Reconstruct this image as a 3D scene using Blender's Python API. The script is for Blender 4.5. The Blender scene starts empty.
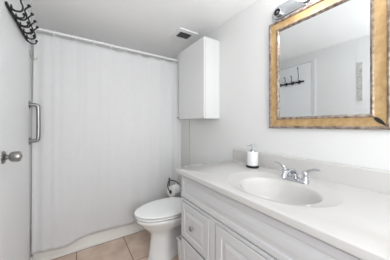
import bpy, bmesh, math, random
from mathutils import Vector, Matrix
random.seed(4)
PI = math.pi
sc = bpy.context.scene
C = sc.collection

# ------------------------------------------------------------------ camera
EYE = 1.19
cam_d = bpy.data.cameras.new('camera'); cam = bpy.data.objects.new('camera', cam_d); C.objects.link(cam)
cam_d.sensor_width = 36.0; cam_d.lens = 182.4306 / 390 * 36.0
cam_d.shift_y = -5.043 / 390; cam_d.clip_start = 0.02
cam.location = (0, 0, EYE); cam.rotation_euler = (PI / 2, 0, -math.radians(33.4166))
sc.camera = cam
# ------------------------------------------------------------------ view
sc.view_settings.view_transform = 'Standard'; sc.view_settings.look = 'None'
sc.view_settings.gamma = 1.0; sc.view_settings.use_curve_mapping = False
sc.view_settings.exposure = 0.10
# ------------------------------------------------------------------ world and large lights
w = bpy.data.worlds.new('world'); sc.world = w; w.use_nodes = True
w.node_tree.nodes['Background'].inputs[0].default_value = (0.95, 0.97, 1.0, 1)
w.node_tree.nodes['Background'].inputs[1].default_value = 0.6
def area(name, loc, rot, sx, sy, power, col=(1, 1, 1)):
    l = bpy.data.lights.new(name, 'AREA'); l.shape = 'RECTANGLE'; l.size = sx; l.size_y = sy
    l.energy = power; l.color = col
    o = bpy.data.objects.new(name, l); C.objects.link(o); o.location = loc; o.rotation_euler = rot
    return o
# added fill light behind the camera, standing in for daylight through an assumed doorway
area('rear_fill_light', (0.25, -0.96, 1.42), (PI / 2, 0, 0), 0.78, 1.2, 22, (0.95, 0.98, 1.0))
# added fill light aimed up at the ceiling from just behind the camera
area('ceiling_fill', (0.15, -0.15, 1.55), (math.radians(150), 0, 0), 0.3, 0.3, 4.4, (.96, .98, 1))
# added unseen fill behind the curtain, brightens the tub alcove
l = bpy.data.lights.new('tub_fill_light', 'POINT'); l.energy = 3.0; l.shadow_soft_size = 0.1
o = bpy.data.objects.new('tub_fill_light', l); C.objects.link(o); o.location = (0.55, 2.45, 1.15)

# ------------------------------------------------------------------ materials
def s2l(c):
    return tuple(((v / 255) / 12.92 if v / 255 <= 0.04045 else ((v / 255 + 0.055) / 1.055) ** 2.4) for v in c) + (1,)
def mat(name, rgb, rough=0.5, metal=0.0, noise=0.0, nscale=8.0, bump=0.0, bscale=60.0, coat=0.0, spec=0.5, ramp=None, stretch=(1, 1, 1)):
    m = bpy.data.materials.new(name); m.use_nodes = True
    nt = m.node_tree; N = nt.nodes; L = nt.links; b = N['Principled BSDF']
    b.inputs['Roughness'].default_value = rough; b.inputs['Metallic'].default_value = metal
    b.inputs['Coat Weight'].default_value = coat; b.inputs['Specular IOR Level'].default_value = spec
    col = s2l(rgb); b.inputs['Base Color'].default_value = col
    tc = N.new('ShaderNodeTexCoord'); mp = N.new('ShaderNodeMapping'); mp.inputs['Scale'].default_value = stretch
    L.new(tc.outputs['Object'], mp.inputs['Vector'])
    tx = N.new('ShaderNodeTexNoise'); tx.inputs['Scale'].default_value = nscale; tx.inputs['Detail'].default_value = 5
    L.new(mp.outputs[0], tx.inputs['Vector'])
    cr = N.new('ShaderNodeValToRGB'); L.new(tx.outputs['Fac'], cr.inputs[0])
    lo = s2l(ramp) if ramp else tuple(v * (1 - noise) for v in col[:3]) + (1,)
    cr.color_ramp.elements[0].position = 0.35; cr.color_ramp.elements[0].color = lo
    cr.color_ramp.elements[1].position = 0.65; cr.color_ramp.elements[1].color = col
    L.new(cr.outputs[0], b.inputs['Base Color'])
    if bump:
        t2 = N.new('ShaderNodeTexNoise'); t2.inputs['Scale'].default_value = bscale; L.new(tc.outputs['Object'], t2.inputs['Vector'])
        bp = N.new('ShaderNodeBump'); bp.inputs['Strength'].default_value = bump; bp.inputs['Distance'].default_value = 0.002
        L.new(t2.outputs['Fac'], bp.inputs['Height']); L.new(bp.outputs[0], b.inputs['Normal'])
    return m
M = {}
M['wall'] = mat('wall_paint', (229, 229, 228), 0.55, noise=0.015, nscale=2, bump=0.12, bscale=120)
M['ceil'] = mat('ceiling_paint', (249, 249, 249), 0.9, noise=0.015, nscale=2, bump=0.1, bscale=90)
M['door'] = mat('door_paint', (240, 241, 242), 0.38, noise=0.01, nscale=3)
M['cab'] = mat('cabinet_paint', (211, 212, 215), 0.35, noise=0.01, nscale=4)
M['wcab'] = mat('white_laminate', (226, 226, 226), 0.35, noise=0.005, nscale=4)
M['counter'] = mat('cultured_marble', (206, 204, 202), 0.16, noise=0.02, nscale=5, coat=0.3)
M['porcelain'] = mat('porcelain', (228, 229, 229), 0.1, noise=0.005, coat=0.6)
M['plastic'] = mat('white_plastic', (250, 250, 250), 0.28, noise=0.005)
M['tub'] = mat('tub_enamel', (240, 238, 233), 0.2, noise=0.02, nscale=6, coat=0.3)
M['chrome'] = mat('chrome', (200, 203, 208), 0.1, 1.0)
M['nickel'] = mat('brushed_nickel', (158, 156, 154), 0.32, 1.0, noise=0.1, nscale=30)
M['bronze'] = mat('dark_bronze', (70, 64, 60), 0.35, 0.8, noise=0.2, nscale=20)
M['black'] = mat('black_metal', (22, 22, 24), 0.4, 0.3, noise=0.1, nscale=20)
M['blackplastic'] = mat('black_plastic', (16, 16, 17), 0.45)
M['rodwhite'] = mat('white_enamel_rod', (232, 232, 232), 0.3)
M['gold'] = mat('gilded_wood', (194, 164, 118), 0.42, 0.1, nscale=26, ramp=(172, 138, 94), stretch=(1, 1, 1), bump=0.2, bscale=70)
M['silverwood'] = mat('aged_silver_moulding', (172, 158, 146), 0.35, 0.35, nscale=40, ramp=(112, 94, 82))
M['brownlip'] = mat('brown_moulding', (120, 98, 84), 0.4, 0.2, nscale=40, ramp=(86, 66, 56))
M['paper'] = mat('tissue_paper', (244, 244, 242), 0.95, bump=0.2, bscale=150)
M['card'] = mat('cardboard_core', (92, 78, 66), 0.9, noise=0.2)
M['marble'] = mat('marbled_grey', (205, 204, 198), 0.5, nscale=30, ramp=(168, 168, 164))
M['darkvoid'] = mat('dark_duct', (14, 14, 15), 0.8)
M['grille'] = mat('vent_grille', (110, 110, 110), 0.5)
M['caulk'] = mat('grey_caulk', (190, 190, 188), 0.6)
def mirror_mat():
    m = bpy.data.materials.new('silvered_glass'); m.use_nodes = True; b = m.node_tree.nodes['Principled BSDF']
    b.inputs['Base Color'].default_value = (0.80, 0.825, 0.835, 1); b.inputs['Metallic'].default_value = 1; b.inputs['Roughness'].default_value = 0.01
    return m
M['mirror'] = mirror_mat()
def bulb_mat():
    m = bpy.data.materials.new('frosted_bulb'); m.use_nodes = True; b = m.node_tree.nodes['Principled BSDF']
    b.inputs['Base Color'].default_value = (1, 0.97, 0.92, 1); b.inputs['Emission Color'].default_value = (1, 1, 1, 1)
    b.inputs['Emission Strength'].default_value = 27
    return m
M['bulb'] = bulb_mat()
def fabric_mat():
    m = mat('curtain_fabric', (240, 240, 241), 0.85, noise=0.02, nscale=14, bump=0.25, bscale=110)
    nt = m.node_tree; N = nt.nodes; L = nt.links; b = N['Principled BSDF']
    tr = N.new('ShaderNodeBsdfTranslucent'); tr.inputs[0].default_value = s2l((238, 238, 238))
    mx = N.new('ShaderNodeMixShader'); mx.inputs[0].default_value = 0.3
    L.new(b.outputs[0], mx.inputs[1]); L.new(tr.outputs[0], mx.inputs[2]); L.new(mx.outputs[0], N['Material Output'].inputs[0])
    return m
M['fabric'] = fabric_mat()
def tile_mat():
    m = mat('terracotta_tile', (226, 204, 188), 0.35, nscale=7, ramp=(206, 180, 162), bump=0.05)
    nt = m.node_tree; N = nt.nodes; L = nt.links; b = N['Principled BSDF']
    cr = [n for n in N if n.type == 'VALTORGB'][0]
    tc = [n for n in N if n.type == 'TEX_COORD'][0]
    mp = N.new('ShaderNodeMapping'); mp.inputs['Location'].default_value = (0.418 * 4 - 0.014, 0.418 * 6 - 2.038, 0)
    L.new(tc.outputs['Object'], mp.inputs['Vector'])
    br = N.new('ShaderNodeTexBrick'); br.offset = 0.0; br.squash = 1.0
    br.inputs['Scale'].default_value = 1; br.inputs['Brick Width'].default_value = 0.418; br.inputs['Row Height'].default_value = 0.418
    br.inputs['Mortar Size'].default_value = 0.0042; br.inputs['Mortar Smooth'].default_value = 0.3
    br.inputs['Mortar'].default_value = s2l((128, 106, 92))
    L.new(mp.outputs[0], br.inputs['Vector']); L.new(cr.outputs[0], br.inputs['Color1']); L.new(cr.outputs[0], br.inputs['Color2'])
    L.new(br.outputs['Color'], b.inputs['Base Color'])
    return m
M['tile'] = tile_mat()

# ------------------------------------------------------------------ helpers
def obj(name, bm, m, parent=None, smooth=False, angle=40):
    me = bpy.data.meshes.new(name)
    bmesh.ops.recalc_face_normals(bm, faces=bm.faces)
    if smooth:
        for f in bm.faces: f.smooth = True
        for e in bm.edges:
            if len(e.link_faces) == 2 and e.calc_face_angle(0) > math.radians(angle): e.smooth = False
    bm.to_mesh(me); bm.free()
    o = bpy.data.objects.new(name, me); C.objects.link(o)
    for mm in (m if isinstance(m, (list, tuple)) else [m]): me.materials.append(M[mm] if isinstance(mm, str) else mm)
    if parent:
        o.parent = parent
        if parent.type == 'EMPTY': me.transform(Matrix.Translation(-parent.location))
        else:
            r = parent.parent
            if r: me.transform(Matrix.Translation(-r.location))
    return o
def tag(o, label, cat, group=None):
    o['label'] = label; o['category'] = cat
    if group: o['group'] = group
    return o
def thing(name, label, cat, loc, group=None):
    o = bpy.data.objects.new(name, None); C.objects.link(o); o.location = loc; o.empty_display_size = 0.05
    return tag(o, label, cat, group)
def struct(name, bm, m, parent=None, **k):
    o = obj(name, bm, m, parent, **k); o['kind'] = 'structure'; return o
def bx(bm, x0, x1, y0, y1, z0, z1, bev=0, seg=2):
    r = bmesh.ops.create_cube(bm, size=1)
    vs = r['verts']
    for v in vs: v.co = Vector((x0 + (v.co.x + .5) * (x1 - x0), y0 + (v.co.y + .5) * (y1 - y0), z0 + (v.co.z + .5) * (z1 - z0)))
    if bev:
        es = list({e for v in vs for e in v.link_edges})
        bmesh.ops.bevel(bm, geom=es, offset=bev, segments=seg, profile=0.5, affect='EDGES')
    return bm
def box(*a, **k): return bx(bmesh.new(), *a, **k)
def lathe(bm, prof, origin, axis=(0, 0, 1), n=28):
    q = Vector((0, 0, 1)).rotation_difference(Vector(axis).normalized()); o = Vector(origin); rings = []
    for r, h in prof:
        if r < 1e-6: rings.append([bm.verts.new(o + q @ Vector((0, 0, h)))])
        else: rings.append([bm.verts.new(o + q @ Vector((r * math.cos(2 * PI * i / n), r * math.sin(2 * PI * i / n), h))) for i in range(n)])
    for a, b in zip(rings, rings[1:]):
        for i in range(n):
            j = (i + 1) % n
            if len(a) == 1 and len(b) > 1: bm.faces.new((a[0], b[i], b[j]))
            elif len(b) == 1 and len(a) > 1: bm.faces.new((a[i], b[0], a[j]))
            elif len(a) > 1: bm.faces.new((a[i], b[i], b[j], a[j]))
    return bm
def tube(bm, pts, r, n=12, caps=True, sub=0):
    pts = [Vector(p) for p in pts]
    rs = list(r) if isinstance(r, (list, tuple)) else [r] * len(pts)
    for _ in range(sub):   # chaikin smoothing, ends kept
        np_, nr = [pts[0]], [rs[0]]
        for i in range(len(pts) - 1):
            np_ += [pts[i].lerp(pts[i + 1], .25), pts[i].lerp(pts[i + 1], .75)]
            nr += [rs[i] * .75 + rs[i + 1] * .25, rs[i] * .25 + rs[i + 1] * .75]
        np_.append(pts[-1]); nr.append(rs[-1]); pts, rs = np_, nr
    rings = []; up = None
    for i, p in enumerate(pts):
        t = (pts[min(i + 1, len(pts) - 1)] - pts[max(i - 1, 0)]).normalized()
        if up is None: up = t.orthogonal().normalized()
        up = (up - t * up.dot(t)).normalized(); s = t.cross(up)
        rings.append([bm.verts.new(p + (up * math.cos(2 * PI * k / n) + s * math.sin(2 * PI * k / n)) * rs[i]) for k in range(n)])
    for a, b in zip(rings, rings[1:]):
        for i in range(n): bm.faces.new((a[i], a[(i + 1) % n], b[(i + 1) % n], b[i]))
    if caps: bm.faces.new(rings[0]); bm.faces.new(list(reversed(rings[-1])))
    return bm
def ball(bm, c, r, s=(1, 1, 1)):
    res = bmesh.ops.create_uvsphere(bm, u_segments=16, v_segments=10, radius=r)
    for v in res['verts']: v.co = Vector((v.co.x * s[0], v.co.y * s[1], v.co.z * s[2])) + Vector(c)
    return bm
def loft(bm, rings, cap=True):
    R = [[bm.verts.new(p) for p in r] for r in rings]; n = len(R[0])
    for a, b in zip(R, R[1:]):
        for i in range(n): bm.faces.new((a[i], a[(i + 1) % n], b[(i + 1) % n], b[i]))
    if cap: bm.faces.new(R[0]); bm.faces.new(list(reversed(R[-1])))
    return bm

# ------------------------------------------------------------------ dimensions
XL, XR = -0.3055, 1.2591       # left and right wall faces
YT, YB, YN = 2.042, 2.82, -1.0  # tub face, back wall, wall behind the camera
CE = 2.2186
ZC, XF, XS = 0.8614, 0.6402, 1.2391   # countertop height, front edge, splash face

# ------------------------------------------------------------------ the setting
struct('floor', box(XL - .1, XR + .1, YN - .1, YB + .1, -.06, 0), 'tile')
struct('ceiling', box(XL - .1, XR + .1, YN - .1, YB + .1, CE, CE + .06), 'ceil')
struct('wall_right', box(XR, XR + .1, YN, YB, 0, CE), 'wall')
struct('wall_back', box(XL - .1, XR + .1, YB, YB + .1, 0, CE), 'wall')
DY0, DY1, DZ = 1.256, 1.948, 2.085   # door opening in the left wall
b = box(XL - .1, XL, YN, DY0 - .004, 0, CE); bx(b, XL - .1, XL, DY1 + .004, YB, 0, CE); bx(b, XL - .1, XL, DY0 - .004, DY1 + .004, DZ + .009, CE)
struct('wall_left', b, 'wall')
b = box(XL - .1, -0.15, YN - .1, YN, 0, CE); bx(b, 0.65, XR + .1, YN - .1, YN, 0, CE); bx(b, -0.15, 0.65, YN - .1, YN, 2.06, CE)  # unseen opening behind the camera, an assumed doorway added for the light
struct('wall_front', b, 'wall')
d1 = struct('door_1', box(XL - .037, XL - .0005, DY0, DY1, .008, DZ, bev=.0015), 'door')
b = bmesh.new(); lathe(b, [(0, 0), (.033, 0), (.033, .004), (.026, .009), (.012, .012), (.012, .024), (.021, .027), (.0265, .034), (.0275, .056), (.025, .066), (.013, .070), (.006, .073), (0, .073)], (XL, 1.318, 1.024), (1, 0, 0))
o = obj('door_knob', b, 'nickel', d1, smooth=True, angle=50); o['label'] = 'round brushed nickel knob'
# faint casing step beside the door, seen in the mirror
struct('trim_1', box(XL - .001, XL + .004, 1.19, 1.215, 0, 2.12, bev=.001), 'door')
# edging where the tub surround begins, both walls
struct('trim_2', box(XR - .004, XR + .001, YT - .004, YT + .006, .36, CE, bev=.001), 'caulk')
struct('trim_3', box(XL - .001, XL + .004, YT - .004, YT + .006, .36, CE, bev=.001), 'caulk')
struct('baseboard_left', box(XL, XL + .012, DY1 + .01, YT - .01, 0, .09, bev=.003), 'door')

# ------------------------------------------------------------------ bathtub
t = thing('bathtub', 'white enamel bathtub with plain apron showing under the curtain hem', 'bathtub', (.48, 2.4, 0))
def rrect(x0, x1, y0, y1, r, z, n=6):
    P = []
    for cx, cy, a0 in ((x1 - r, y1 - r, 0), (x0 + r, y1 - r, 90), (x0 + r, y0 + r, 180), (x1 - r, y0 + r, 270)):
        for k in range(n + 1):
            a = math.radians(a0 + 90 * k / n); P.append(Vector((cx + r * math.cos(a), cy + r * math.sin(a), z)))
    return P
x0, x1, y0, y1 = XL + .006, XR - .006, YT + .008, YB - .006
b = loft(bmesh.new(), [rrect(x0, x1, y0, y1, .006, 0.002), rrect(x0, x1, y0, y1, .006, .35), rrect(x0 + .01, x1 - .01, y0 + .01, y1 - .01, .01, .365),
     rrect(x0 + .07, x1 - .07, y0 + .08, y1 - .06, .1, .365), rrect(x0 + .085, x1 - .085, y0 + .095, y1 - .075, .1, .345), rrect(x0 + .15, x1 - .13, y0 + .13, y1 - .11, .12, .07), rrect(x0 + .2, x1 - .2, y0 + .18, y1 - .16, .1, .05)])
obj('tub_basin', b, 'tub', t, smooth=True)
obj('apron_edge', box(x0, x1, YT, y0 - .0005, 0.0, .03, bev=.003), 'tub', t)
b = bmesh.new(); lathe(b, [(0, 0), (.03, 0), (.03, .004), (0, .006)], (.95, 2.43, .0515)); obj('drain', b, 'chrome', t, smooth=True)

# ------------------------------------------------------------------ shower rod, rings, curtain
RY, RZ = 2.012, 1.992
t = thing('shower_rod', 'white straight shower curtain rod spanning wall to wall', 'curtain rod', (.48, RY, RZ))
obj('rod', tube(bmesh.new(), [(XL + .012, RY, RZ + .008), (XR - .012, RY, RZ - .004)], .0115, 20), 'rodwhite', t, smooth=True)
for x, s in ((XL, 1), (XR, -1)):
    b = bmesh.new(); lathe(b, [(0, .0005), (.026, .0005), (.026, .006), (.016, .012), (.016, .02), (0, .02)], (x, RY, RZ + (.008 if s > 0 else -.004)), (s, 0, 0)); obj('flange', b, 'rodwhite', t, smooth=True)
def rodz(x): return RZ + .008 - .012 * (x - XL) / (XR - XL)
RX = [-.275, -.15, .007, .154, .301, .449, .596, .745, .894, 1.035, 1.098]
names = ['leftmost, against the door side wall', 'second from the left', 'third from the left', 'fourth from the left', 'fifth from the left', 'sixth, in the middle of the rod', 'fifth from the right', 'fourth from the right', 'third from the right', 'second from the right', 'rightmost, beside the wall cabinet']
proto = None
for x, nm in zip(RX, names):
    if proto is None:
        b = bmesh.new(); R = .021
        tube(b, [(0, R * math.sin(a), -.0045 + R * math.cos(a)) for a in [math.radians(-150 + 300 * k / 18) for k in range(19)]], .0038, 8)
        tube(b, [(0, -.0095, -.022), (0, -.007, -.032), (0, .0, -.036), (0, .007, -.032), (0, .0095, -.022)], .003, 8)
        proto = obj('curtain_ring', b, 'rodwhite', smooth=True); o = proto
    else:
        o = proto.copy(); C.objects.link(o)
    o.location = (x, RY, rodz(x) - .0005); o.name = 'curtain_ring'
    tag(o, 'small white curtain ring on the shower rod, ' + nm, 'curtain ring', 'curtain rings on the shower rod')
b = bmesh.new(); NX, NZ = 260, 60
def curtain_pt(i, j):
    u = i / NX; v = j / NZ          # v 0 = top
    xl = -.284 + (-.294 + .284) * min(1, v * 2.2); xr = 1.112
    x = xl + (xr - xl) * u
    # sag of the top edge between rings
    sag = 0
    for a, c in zip(RX, RX[1:]):
        if a <= x <= c: sag = math.sin(PI * (x - a) / (c - a)) * (.006 if abs(a - .449) > .16 else .013) * (c - a) / .15
    zt = rodz(x) - .031 - sag
    zb = .135 - .022 * math.exp(-((x + .08) / .1) ** 2) + .006 * math.sin(9 * x)
    if x < -.16: zb -= .002 * (-.16 - x) / .13
    z = zt + (zb - zt) * v
    fold = .0034 * math.sin(2 * PI * x / .147 + .6 + .5 * v) + .0010 * math.sin(2 * PI * x / .061 + 2 * v) + .002 * math.sin(2 * PI * x / .31 + 1.1)
    fold *= (.55 + .45 * (1 - v))
    if x > .93: fold += .0035 * math.sin(2 * PI * (x - .93) / .07) * (1 - .2 * v)
    if x < -.12: fold += .004 * math.sin(2 * PI * (x + .12) / .08)
    bulge = -.030 * (v ** 2) * (1 / (1 + math.exp((x - .03) / .03))) - .006 * v
    y = RY + .001 + fold + bulge
    return Vector((x, y, z))
V = [[b.verts.new(curtain_pt(i, j)) for i in range(NX + 1)] for j in range(NZ + 1)]
for j in range(NZ):
    for i in range(NX): b.faces.new((V[j][i], V[j][i + 1], V[j + 1][i + 1], V[j + 1][i]))
cu = obj('shower_curtain', b, 'fabric', smooth=True, angle=180)
md = cu.modifiers.new('thickness', 'SOLIDIFY'); md.thickness = .0016; md.offset = 0
tag(cu, 'long white fabric shower curtain with soft folds hanging from the rod', 'shower curtain')

# ------------------------------------------------------------------ wall cabinet
CX, CY0, CY1, CZ0, CZ1 = 1.06, 1.447, 1.975, 1.256, 2.064
t = thing('wall_cabinet', 'tall white wall cabinet with plain door hung over the toilet', 'cabinet', (XR, 1.7, CZ0))
b = box(CX + .019, XR - .0005, CY0, CY1, CZ0, CZ1, bev=.0015)
obj('body', b, 'wcab', t)
dd = obj('door', box(CX, CX + .0165, CY0 + .001, CY1 - .001, CZ0 + .002, CZ1 - .001, bev=.003), 'wcab', t)
b = bmesh.new(); lathe(b, [(0, 0), (.004, 0), (.004, .012), (.009, .015), (.0095, .02), (.006, .024), (0, .025)], (CX, CY1 - .02, CZ0 + .022), (-1, 0, 0), 16)
obj('knob', b, 'nickel', dd, smooth=True)

# ------------------------------------------------------------------ ceiling vent
t = thing('exhaust_vent', 'square white ceiling exhaust vent with dark grille', 'vent', (1.05, 1.8, CE))
b = bmesh.new(); vx0, vx1, vy0, vy1 = .925, 1.155, 1.69, 1.93; gx0, gx1, gy0, gy1 = .965, 1.115, 1.745, 1.875
for a in ((vx0, gx0, vy0, vy1), (gx1, vx1, vy0, vy1), (gx0, gx1, vy0, gy0), (gx0, gx1, gy1, vy1)): bx(b, a[0], a[1], a[2], a[3], CE - .012, CE - .0003)
obj('cover', b, 'plastic', t)
obj('duct', box(gx0, gx1, gy0, gy1, CE - .003, CE - .0003), 'darkvoid', t)
b = bmesh.new()
for k in range(1, 5):
    x = gx0 + (gx1 - gx0) * k / 5; bx(b, x - .0016, x + .0016, gy0, gy1, CE - .011, CE - .0035)
    y = gy0 + (gy1 - gy0) * k / 5; bx(b, gx0, gx1, y - .0016, y + .0016, CE - .0105, CE - .004)
obj('grille', b, 'grille', t)

# ------------------------------------------------------------------ raised panel fronts
def rings_panel(xf, th, y0, y1, z0, z1, fr=.045):
    """a cabinet front facing -x: rounded edge, flat frame, ogee groove, raised field"""
    b = bmesh.new()
    steps = [(0, th), (0, .004), (.0015, .0012), (.005, 0), (fr, 0), (fr + .003, .004), (fr + .009, .0055), (fr + .016, .0045), (fr + .034, .0005), (fr + .038, 0)]
    R = []
    for ins, dep in steps:
        R.append([b.verts.new((xf + dep, y, z)) for y, z in ((y0 + ins, z0 + ins), (y1 - ins, z0 + ins), (y1 - ins, z1 - ins), (y0 + ins, z1 - ins))])
    for a, c in zip(R, R[1:]):
        for i in range(4): b.faces.new((a[i], a[(i + 1) % 4], c[(i + 1) % 4], c[i]))
    b.faces.new(R[-1]); b.faces.new(R[0])
    return b
XB = .69
VY0, VY1 = -.42, 1.208
t = thing('vanity_cabinet', 'white vanity base cabinet with raised panel drawers and doors', 'cabinet', (.97, .4, 0))
b = box(XB, XB + .006, VY0, VY1, .095, .8305)
G = .006; FXX = XB - .0175
for a in ((VY0, VY1, .812 + G, .8305), (VY0, VY1, .624 + G, .655 - G), (VY0, VY1, .095, .105 - G), (.868 - .006, VY1, .350 + G, .362 - G),
          (.806 + G, .868 - G, .105 - G, .624 + G), (VY1 - .0025, VY1, .105 - G, .812 + G), (VY0, VY0 + .005, .105 - G, .812 + G), (-.04 + G, .02 - G, .105 - G, .624 + G)):
    bx(b, FXX, XB, a[0], a[1], a[2], a[3])          # face frame, sides, back and bottom: the sink bowl hangs inside
bx(b, XR - .013, XR - .001, VY0, VY1, .095, .8305)
for ya, yb in ((VY0, VY0 + .018), (VY1 - .018, VY1)): bx(b, XB + .018, XR - .013, ya, yb, .095, .8305)
bx(b, XB + .018, XR - .013, VY0 + .018, VY1 - .018, .095, .113)
bx(b, XB + .07, XR - .001, VY0, VY1, 0.001, .095)
obj('body', b, 'cab', t)
obj('false_panel', rings_panel(XB - .02, .0195, VY0 + .01, VY1 - .0065, .655, .812, .03), 'cab', t)
def knob(par, y, z):
    b = bmesh.new(); lathe(b, [(0, 0), (.007, 0), (.005, .005), (.005, .011), (.0135, .015), (.0165, .021), (.0135, .027), (0, .029)], (XB - .0198, y, z), (-1, 0, 0), 20)
    o = obj('knob', b, 'nickel', par, smooth=True); o['label'] = 'round brushed nickel knob'
for z0, z1, kz in ((.362, .622, .492), (.105, .350, .228)):
    d = obj('drawer', rings_panel(XB - .02, .0195, .868, VY1 - .0065, z0, z1, .042), 'cab', t); knob(d, 1.038, kz)
for y0, y1, ky in ((.42, .806, .455), (.02, .41, .375), (-.40, -.04, -.075)):
    d = obj('door', rings_panel(XB - .02, .0195, y0, y1, .105, .624, .05), 'cab', t); knob(d, ky, .56)

# ------------------------------------------------------------------ countertop with integral sink
t = thing('countertop', 'white cultured marble countertop with integral oval sink and backsplash', 'countertop', (.95, .4, ZC))
BC, BH = (.889, .566), (.166, .200)      # basin centre and half sizes
SC, SH = (.925, .592), (.234, .290)      # shallow recess
TX0, TX1, TY0, TY1 = XF, XS, -.45, 1.235
def build_top():
    b = bmesh.new()
    angs = [2 * PI * k / 96 for k in range(96)]
    corner = [math.atan2(y - SC[1], x - SC[0]) % (2 * PI) for x in (TX0, TX1) for y in (TY0, TY1)]
    for c in corner:
        angs = [a for a in angs if abs(a - c) > .012] + [c]
    angs.sort()
    def ell(c, h, s, z): return [Vector((c[0] + h[0] * s * math.cos(a), c[1] + h[1] * s * math.sin(a), z)) for a in angs]
    def rect(ins, z):
        P = []
        for a in angs:
            dx, dy = math.cos(a), math.sin(a); ts = []
            if dx > 1e-9: ts.append((TX1 - SC[0]) / dx)
            if dx < -1e-9: ts.append((TX0 - SC[0]) / dx)
            if dy > 1e-9: ts.append((TY1 - SC[1]) / dy)
            if dy < -1e-9: ts.append((TY0 - SC[1]) / dy)
            tt = min(ts); x, y = SC[0] + dx * tt, SC[1] + dy * tt
            P.append(Vector((min(max(x, TX0 + ins), TX1), min(max(y, TY0 + ins), TY1 - ins), z)))
        return P
    th = .030; d = .0035
    prof = [(.10, -.128), (.3, -.126), (.5, -.118), (.68, -.100), (.8, -.076), (.88, -.050), (.94, -.028), (.985, -.012), (1.02, -.006), (1.05, -.0042)]
    R = [rect(0, ZC - th), rect(0, ZC - .004), rect(.0012, ZC - .0012), rect(.004, ZC)]
    R.append(ell(SC, SH, 1.02, ZC)); R.append(ell(SC, SH, 1.0, ZC - .0008)); R.append(ell(SC, SH, .975, ZC - d))
    for s, z in reversed(prof): R.append(ell(BC, BH, s, ZC + z))
    V = [[b.verts.new(p) for p in r] for r in R]; n = len(angs)
    for A, B in zip(V, V[1:]):
        for i in range(n): b.faces.new((A[i], A[(i + 1) % n], B[(i + 1) % n], B[i]))
    b.faces.new(V[-1])
    # underside ring
    low = [b.verts.new(p) for p in ell(BC, BH, 1.05, ZC - th)]
    lowb = [b.verts.new(p) for p in ell(BC, BH, .8, ZC - .14)]
    for i in range(n):
        j = (i + 1) % n; b.faces.new((V[0][j], V[0][i], low[i], low[j])); b.faces.new((low[j], low[i], lowb[i], lowb[j]))
    b.faces.new(lowb)
    return b
obj('top', build_top(), 'counter', t, smooth=True, angle=50)
b = bmesh.new()
prof = [(XS, ZC - .029), (XS, ZC + .100), (XS + .002, ZC + .106), (XS + .006, ZC + .1083), (XR - .001, ZC + .1083), (XR - .001, ZC - .029)]
loft(b, [[Vector((x, y, z)) for x, z in prof] for y in (TY0, TY1)])
obj('backsplash', b, 'counter', t)
b = bmesh.new(); lathe(b, [(0, 0), (.021, 0), (.021, .003), (.015, .004), (.014, .001), (0, .001)], (BC[0], BC[1], ZC - .1278)); obj('drain', b, 'chrome', t, smooth=True)

# ------------------------------------------------------------------ faucet
FX, FY = 1.098, .582; FZ = ZC - .0030
t = thing('faucet', 'chrome two lever bathroom faucet on the sink deck', 'faucet', (FX, FY, FZ))
def stad(hx, hy, z):
    P = []
    for k in range(32):
        a = 2 * PI * k / 32; P.append(Vector((FX + hx * math.cos(a), FY + (hy - hx) * (1 if math.sin(a) > 0 else -1) + hx * math.sin(a), z)))
    return P
obj('base_plate', loft(bmesh.new(), [stad(.027, .08, FZ), stad(.027, .08, FZ + .009), stad(.024, .077, FZ + .015), stad(.018, .07, FZ + .018)]), 'chrome', t, smooth=True)
b = bmesh.new()
tube(b, [(FX, FY, FZ + .015), (FX - .004, FY, FZ + .045), (FX - .03, FY, FZ + .066), (FX - .075, FY, FZ + .068), (FX - .112, FY, FZ + .055), (FX - .120, FY, FZ + .034)], [.021, .018, .015, .0135, .0135, .0125], 18, sub=2)
obj('spout', b, 'chrome', t, smooth=True, angle=60)
for s in (1, -1):
    hy = FY + s * .058
    b = bmesh.new(); lathe(b, [(0, .014), (.021, .014), (.019, .03), (.016, .042), (.018, .05), (.017, .06), (.010, .067), (0, .068)], (FX, hy, FZ))
    tube(b, [(FX, hy, FZ + .056), (FX + .004, hy + s * .022, FZ + .074), (FX + .006, hy + s * .05, FZ + .087), (FX + .006, hy + s * .074, FZ + .086)], [.010, .0085, .0065, .0055], 12, sub=2)
    obj('handle', b, 'chrome', t, smooth=True, angle=60)

# ------------------------------------------------------------------ soap dispenser
SX, SY = 1.155, .938
t = thing('soap_dispenser', 'white cylinder soap dispenser with black base beside the backsplash', 'soap dispenser', (SX, SY, ZC))
b = bmesh.new(); lathe(b, [(0, .001), (.046, .001), (.0475, .003), (.0475, .016), (.045, .018), (0, .018)], (SX, SY, ZC)); obj('base', b, 'blackplastic', t, smooth=True)
b = bmesh.new(); lathe(b, [(0, .0181), (.0435, .0181), (.0435, .118), (.041, .1225), (0, .1225)], (SX, SY, ZC)); obj('bottle', b, 'porcelain', t, smooth=True)
b = bmesh.new(); lathe(b, [(0, .1226), (.019, .1226), (.019, .136), (.015, .139), (.006, .14), (.006, .165), (.0135, .167), (.0135, .178), (0, .180)], (SX, SY, ZC))
tube(b, [(SX, SY, ZC + .173), (SX - .03, SY + .012, ZC + .173), (SX - .040, SY + .016, ZC + .166)], .0045, 10)
obj('pump', b, 'chrome', t, smooth=True, angle=50)

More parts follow.
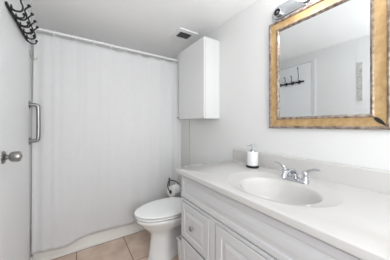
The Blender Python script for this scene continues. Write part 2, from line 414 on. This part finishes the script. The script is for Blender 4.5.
# ------------------------------------------------------------------ mirror
MY0, MY1, MZ0, MZ1 = .202, .850, 1.166, 1.949
t = thing('wall_mirror', 'rectangular wall mirror in a wide gilded wood frame above the sink', 'mirror', (XR, .52, MZ0))
MX = XR - .0015
def frame_band(steps, name, m):
    """nested rectangle profile: (inset, height off wall)"""
    b = bmesh.new(); R = []
    for ins, h in steps:
        R.append([b.verts.new((MX - h, y, z)) for y, z in ((MY0 + ins, MZ0 + ins), (MY1 - ins, MZ0 + ins), (MY1 - ins, MZ1 - ins), (MY0 + ins, MZ1 - ins))])
    R.append(R[0])
    for A, B in zip(R, R[1:]):
        for i in range(4): b.faces.new((A[i], A[(i + 1) % 4], B[(i + 1) % 4], B[i]))
    return obj(name, b, m, t)
frame_band([(0, 0), (0, .020), (.003, .026), (.011, .029), (.017, .026), (.0185, .021), (.0185, 0)], 'outer_moulding', 'silverwood')
frame_band([(.0188, 0), (.0188, .0215), (.027, .0205), (.045, .0185), (.060, .0195), (.0625, .0205), (.0625, 0)], 'gilded_band', 'gold')
frame_band([(.0628, 0), (.0628, .022), (.068, .025), (.073, .0235), (.077, .018), (.081, .010), (.081, 0)], 'inner_lip', 'silverwood')
obj('glass', box(MX - .009, MX - .004, MY0 + .079, MY1 - .079, MZ0 + .079, MZ1 - .079), 'mirror', t)
# black scuff along the bottom right mitre
b = bmesh.new(); pts = []
n = 14; X = MX - .0235
for k in range(n + 1):
    q = k / n; s = .020 + .043 * q; wd = .0095 * math.sin(PI * min(1, q * 1.0)) ** .7 * (.45 + .8 * q) + .0004
    pts.append((s, wd))
d45 = math.sqrt(.5)
Vt = []
for s, wd in pts:
    cy, cz = MY0 + s, MZ0 + s
    Vt.append([b.verts.new((x, cy + k * wd * d45, cz - k * wd * d45)) for x in (X, X + .003) for k in (-1, 1)])
for A, B in zip(Vt, Vt[1:]):
    for i, j in ((0, 1), (1, 3), (3, 2), (2, 0)): b.faces.new((A[i], A[j], B[j], B[i]))
b.faces.new([Vt[0][i] for i in (0, 1, 3, 2)]); b.faces.new([Vt[-1][i] for i in (0, 1, 3, 2)])
o = obj('mitre_scuff', b, 'blackplastic', t); o['label'] = 'black scuff along the corner mitre'

# ------------------------------------------------------------------ vanity light bar
LZ = 2.004; LY0, LY1 = .19, .832
t = thing('vanity_light', 'chrome vanity light bar with rounded end above the gilded mirror', 'light fixture', (XR, .5, LZ))
def lstad(h, ins, x):
    P = []; r = h - ins
    for k in range(40):
        a = 2 * PI * k / 40; P.append(Vector((x, (LY1 - h if math.sin(a) >= 0 else LY0 + h) + r * math.sin(a), LZ + r * math.cos(a))))
    return P
obj('backplate', loft(bmesh.new(), [lstad(.06, 0, XR - .0005), lstad(.06, 0, XR - .012), lstad(.06, .008, XR - .018), lstad(.06, .012, XR - .018), lstad(.06, .018, XR - .026), lstad(.06, .03, XR - .028)]), 'chrome', t, smooth=True, angle=30)
for k, y in enumerate((.765, .575, .415, .255)):
    b = bmesh.new(); lathe(b, [(0, .027), (.030, .027), (.030, .048), (.026, .052), (.0235, .052), (.0235, .040), (0, .040)], (XR, y, LZ - .008), (-1, 0, 0))
    s = obj('socket', b, 'chrome', t, smooth=True)
    if k == 0:
        b = bmesh.new(); lathe(b, [(.0232, .0405), (.0232, .053), (.0145, .053), (.0145, .0405)], (XR, y, LZ - .008), (-1, 0, 0)); obj('socket_ring', b, 'blackplastic', s, smooth=True)
        b = bmesh.new(); lathe(b, [(0, .0405), (.009, .0405), (.009, .05), (0, .052)], (XR, y, LZ - .008), (-1, 0, 0)); obj('socket_contact', b, 'nickel', s, smooth=True)
    else:
        b = bmesh.new(); lathe(b, [(0, .041), (.013, .041), (.014, .06), (.03, .078), (.038, .098), (.032, .12), (.018, .132), (0, .136)], (XR, y, LZ - .008), (-1, 0, 0)); obj('bulb', b, 'bulb', s, smooth=True)

# ------------------------------------------------------------------ toilet
TYC = 1.566
t = thing('toilet', 'white porcelain toilet with closed elongated lid beside the vanity', 'toilet', (.75, TYC, 0))
def egg(xa, xb, hw, z, n=48, pinch=0.0, wide=.58):
    """egg outline, tip at xa, blunt end at xb"""
    P = []; cx = xa + (xb - xa) * wide
    for k in range(n):
        a = 2 * PI * k / n; c, s = math.cos(a), math.sin(a)
        rx = (xb - cx) if c > 0 else (cx - xa)
        e = .78 if c > 0 else 1.0
        x = cx + rx * math.copysign(abs(c) ** e, c); q = min(1, max(0, (x - .66) / .13)); q = q * q * (3 - 2 * q)
        P.append(Vector((x, TYC + hw * math.copysign(abs(s) ** e, s) * (1 - pinch * q), z)))
    return P
b = loft(bmesh.new(), [egg(.540, 1.0, .122, .0015, pinch=.35), egg(.540, 1.0, .122, .010, pinch=.35), egg(.545, 1.0, .118, .018, pinch=.4), egg(.556, 1.01, .112, .10, pinch=.5), egg(.566, 1.02, .108, .19, pinch=.5), egg(.562, 1.03, .113, .232, pinch=.4),
    egg(.530, 1.04, .133, .268, pinch=.25), egg(.485, 1.05, .157, .312), egg(.455, 1.05, .172, .352), egg(.443, 1.05, .177, .362), egg(.442, 1.05, .177, .379), egg(.449, 1.045, .170, .383), egg(.478, 1.03, .145, .385)])
obj('bowl', b, 'porcelain', t, smooth=True, angle=70)
def slab(xa, xb, hw, z0, z1, r, top=0.0):
    return loft(bmesh.new(), [egg(xa + r, xb - r, hw - r, z0), egg(xa, xb, hw, z0 + r), egg(xa, xb, hw, z1 - r), egg(xa + r * .4, xb - r * .4, hw - r * .4, z1 - r * .35), egg(xa + r * 1.3, xb - r * 1.3, hw - r * 1.3, z1), egg(xa + .06, xb - .06, hw - .06, z1 + top), egg(xa + .15, xb - .15, hw - .14, z1 + top * 1.3)])
obj('seat', slab(.433, .93, .178, .3965, .4075, .005), 'plastic', t, smooth=True, angle=70)
obj('lid', slab(.424, .945, .187, .4205, .436, .008, .003), 'plastic', t, smooth=True, angle=70)
for s in (-1, 1):
    obj('hinge', box(.945, .985, TYC + s * .07 - .018, TYC + s * .07 + .018, .3905, .428, bev=.006), 'plastic', t, smooth=True)
obj('tank', loft(bmesh.new(), [rrect(1.05, 1.243, TYC - .19, TYC + .17, .03, .3905), rrect(1.035, 1.245, TYC - .2, TYC + .18, .03, .50), rrect(1.03, 1.245, TYC - .21, TYC + .185, .03, .70)]), 'porcelain', t, smooth=True)
obj('tank_lid', loft(bmesh.new(), [rrect(1.012, 1.25, TYC - .215, TYC + .195, .03, .7005), rrect(1.01, 1.25, TYC - .217, TYC + .197, .03, .728), rrect(1.02, 1.245, TYC - .21, TYC + .19, .03, .738)]), 'porcelain', t, smooth=True)
b = bmesh.new(); lathe(b, [(0, 0), (.012, 0), (.012, .012), (0, .014)], (1.03, TYC + .12, .65), (-1, 0, 0)); tube(b, [(1.02, TYC + .12, .65), (1.016, TYC + .06, .645)], .005, 8); obj('flush_lever', b, 'chrome', t, smooth=True)

# ------------------------------------------------------------------ toilet paper stand and roll
PX, PY, PZ = .955, 1.888, .448
t = thing('toilet_paper_stand', 'dark bronze standing paper holder between toilet and shower curtain', 'toilet paper holder', (PX, PY, 0))
b = bmesh.new(); lathe(b, [(0, .001), (.068, .001), (.070, .005), (.05, .011), (.012, .016), (0, .016)], (PX - .005, PY + .012, 0)); obj('base', b, 'bronze', t, smooth=True)
b = bmesh.new(); tube(b, [(PX - .005, PY + .072, .012), (PX - .005, PY + .072, .555)], .0055, 12); tube(b, [(PX - .005, PY + .02, .009), (PX - .005, PY + .072, .014)], .005, 8); obj('post', b, 'bronze', t, smooth=True)
b = bmesh.new()
tube(b, [(PX - .068, PY, PZ), (PX - .088, PY, PZ + .03), (PX - .080, PY + .02, PZ + .066), (PX - .03, PY + .06, PZ + .088), (PX - .005, PY + .072, PZ + .094), (PX + .03, PY + .06, PZ + .088), (PX + .072, PY + .02, PZ + .066), (PX + .080, PY, PZ + .03), (PX + .07, PY, PZ)], .0050, 10, sub=2)
tube(b, [(PX - .07, PY, PZ), (PX + .072, PY, PZ)], .0045, 10); ball(b, (PX - .005, PY + .072, .560), .010)
obj('holder_arm', b, 'bronze', t, smooth=True)
t = thing('toilet_paper_roll', 'white toilet paper roll hanging on the bronze stand', 'toilet paper', (PX, PY, PZ))
b = bmesh.new(); L0, L1 = -.055, .055; AX = (math.cos(-.0), math.sin(-.0), 0)
lathe(b, [(.0215, L0), (.060, L0), (.0625, L0 + .002), (.0625, L1 - .002), (.060, L1), (.0215, L1), (.0215, L0)], (PX, PY, PZ - .0142), (1, 0, 0), 40)
obj('paper', b, 'paper', t, smooth=True)
b = bmesh.new(); lathe(b, [(.0195, L0 + .0005), (.0212, L0 + .0005), (.0212, L1 - .0005), (.0195, L1 - .0005), (.0195, L0 + .0005)], (PX, PY, PZ - .0142), (1, 0, 0), 32); obj('core', b, 'card', t, smooth=True)

for o in C.objects:
    if o.name in ('toilet_paper_stand', 'toilet_paper_roll'): o.rotation_euler.z = math.radians(18)

# ------------------------------------------------------------------ small bin between toilet and vanity
t = thing('waste_bin', 'small white bin tucked between the toilet and vanity', 'waste bin', (.86, 1.35, 0))
def rr(i, z): return rrect(.747 + i, .93 - i, 1.272 + i, 1.438 - i, .012, z)
obj('bin_body', loft(bmesh.new(), [rr(.014, .001), rr(.006, .19), rr(.010, .19), rr(.018, .006)]), 'plastic', t, smooth=True)
obj('rim', loft(bmesh.new(), [rr(.0055, .186), rr(-.001, .188), rr(-.001, .200), rr(.012, .202), rr(.012, .1905)], cap=False), 'plastic', t, smooth=True)

# ------------------------------------------------------------------ hook rack on the door
HX = XL + .0005
t = thing('hook_rack', 'black metal hook rack with curled double hooks high on the door', 'coat rack', (HX, 1.58, 1.83))
obj('rail', box(HX, HX + .010, 1.345, 1.835, 1.820, 1.841, bev=.004), 'black', t)
hb = None
def hook_bm(y, tall=False):
    b = bmesh.new(); X0 = HX + .010; z = 1.83
    bx(b, X0 - .0005, X0 + .006, y - .011, y + .011, z - .026, z + .026, bev=.003)
    top = .115 if not tall else .215
    tube(b, [(X0 + .004, y, z + .005), (X0 + .02, y, z - .004), (X0 + .048, y, z + .004), (X0 + .050, y, z + .038), (X0 + .036, y, z + .062), (X0 + .060, y, z + top - .024)], [.0056, .0052, .0048, .0044, .0042, .004], 10, sub=2)
    ball(b, (X0 + .060, y, z + top - .02), .0095)
    tube(b, [(X0 + .004, y, z - .014), (X0 + .014, y, z - .030), (X0 + .034, y, z - .038), (X0 + .054, y, z - .030), (X0 + .056, y, z - .014)], [.005, .0048, .0044, .004, .004], 10, sub=2)
    ball(b, (X0 + .056, y, z - .010), .009)
    return b
obj('hook', hook_bm(1.405, True), 'black', t, smooth=True, angle=60)['label'] = 'tallest hook at the near end'
for y in (1.505, 1.605, 1.705, 1.80): obj('hook', hook_bm(y), 'black', t, smooth=True, angle=60)
# small wire hook in the corner below
b = bmesh.new(); WY, WZ = 1.985, 1.80
tube(b, [(XL + .002, WY, WZ), (XL + .003, WY, WZ - .05), (XL + .014, WY, WZ - .072), (XL + .034, WY, WZ - .07), (XL + .048, WY, WZ - .052)], .0022, 8, sub=1)
tube(b, [(XL + .003, WY, WZ - .045), (XL + .014, WY + .004, WZ - .03), (XL + .024, WY + .004, WZ - .062)], .002, 8)
tag(obj('wire_hook', b, 'nickel', smooth=True), 'tiny grey wire hook in the corner below the black hook rack', 'hook')

# ------------------------------------------------------------------ grab bar
GY = 1.966; G0, G1 = 1.060, 1.355
t = thing('grab_bar', 'short vertical brushed steel grab bar on the wall by the curtain', 'grab bar', (XL, GY, G0))
obj('bar', tube(bmesh.new(), [(XL + .006, GY, G1), (XL + .030, GY, G1), (XL + .052, GY, G1 - .004), (XL + .057, GY, G1 - .028), (XL + .057, GY, G0 + .028), (XL + .052, GY, G0 + .004), (XL + .030, GY, G0), (XL + .006, GY, G0)], .0138, 16, sub=2), 'nickel', t, smooth=True, angle=60)
for z in (G0, G1):
    b = bmesh.new(); lathe(b, [(0, .0005), (.031, .0005), (.031, .004), (.026, .008), (.014, .009), (0, .009)], (XL, GY, z), (1, 0, 0)); obj('flange', b, 'nickel', t, smooth=True)

# ------------------------------------------------------------------ narrow strip on the left wall, seen only in the mirror
tag(obj('wall_strip', box(XL + .0005, XL + .007, .700, .748, 1.47, 1.926, bev=.002), 'marble'), 'narrow pale grey mottled vertical strip on the wall, reflected in the mirror', 'wall strip')
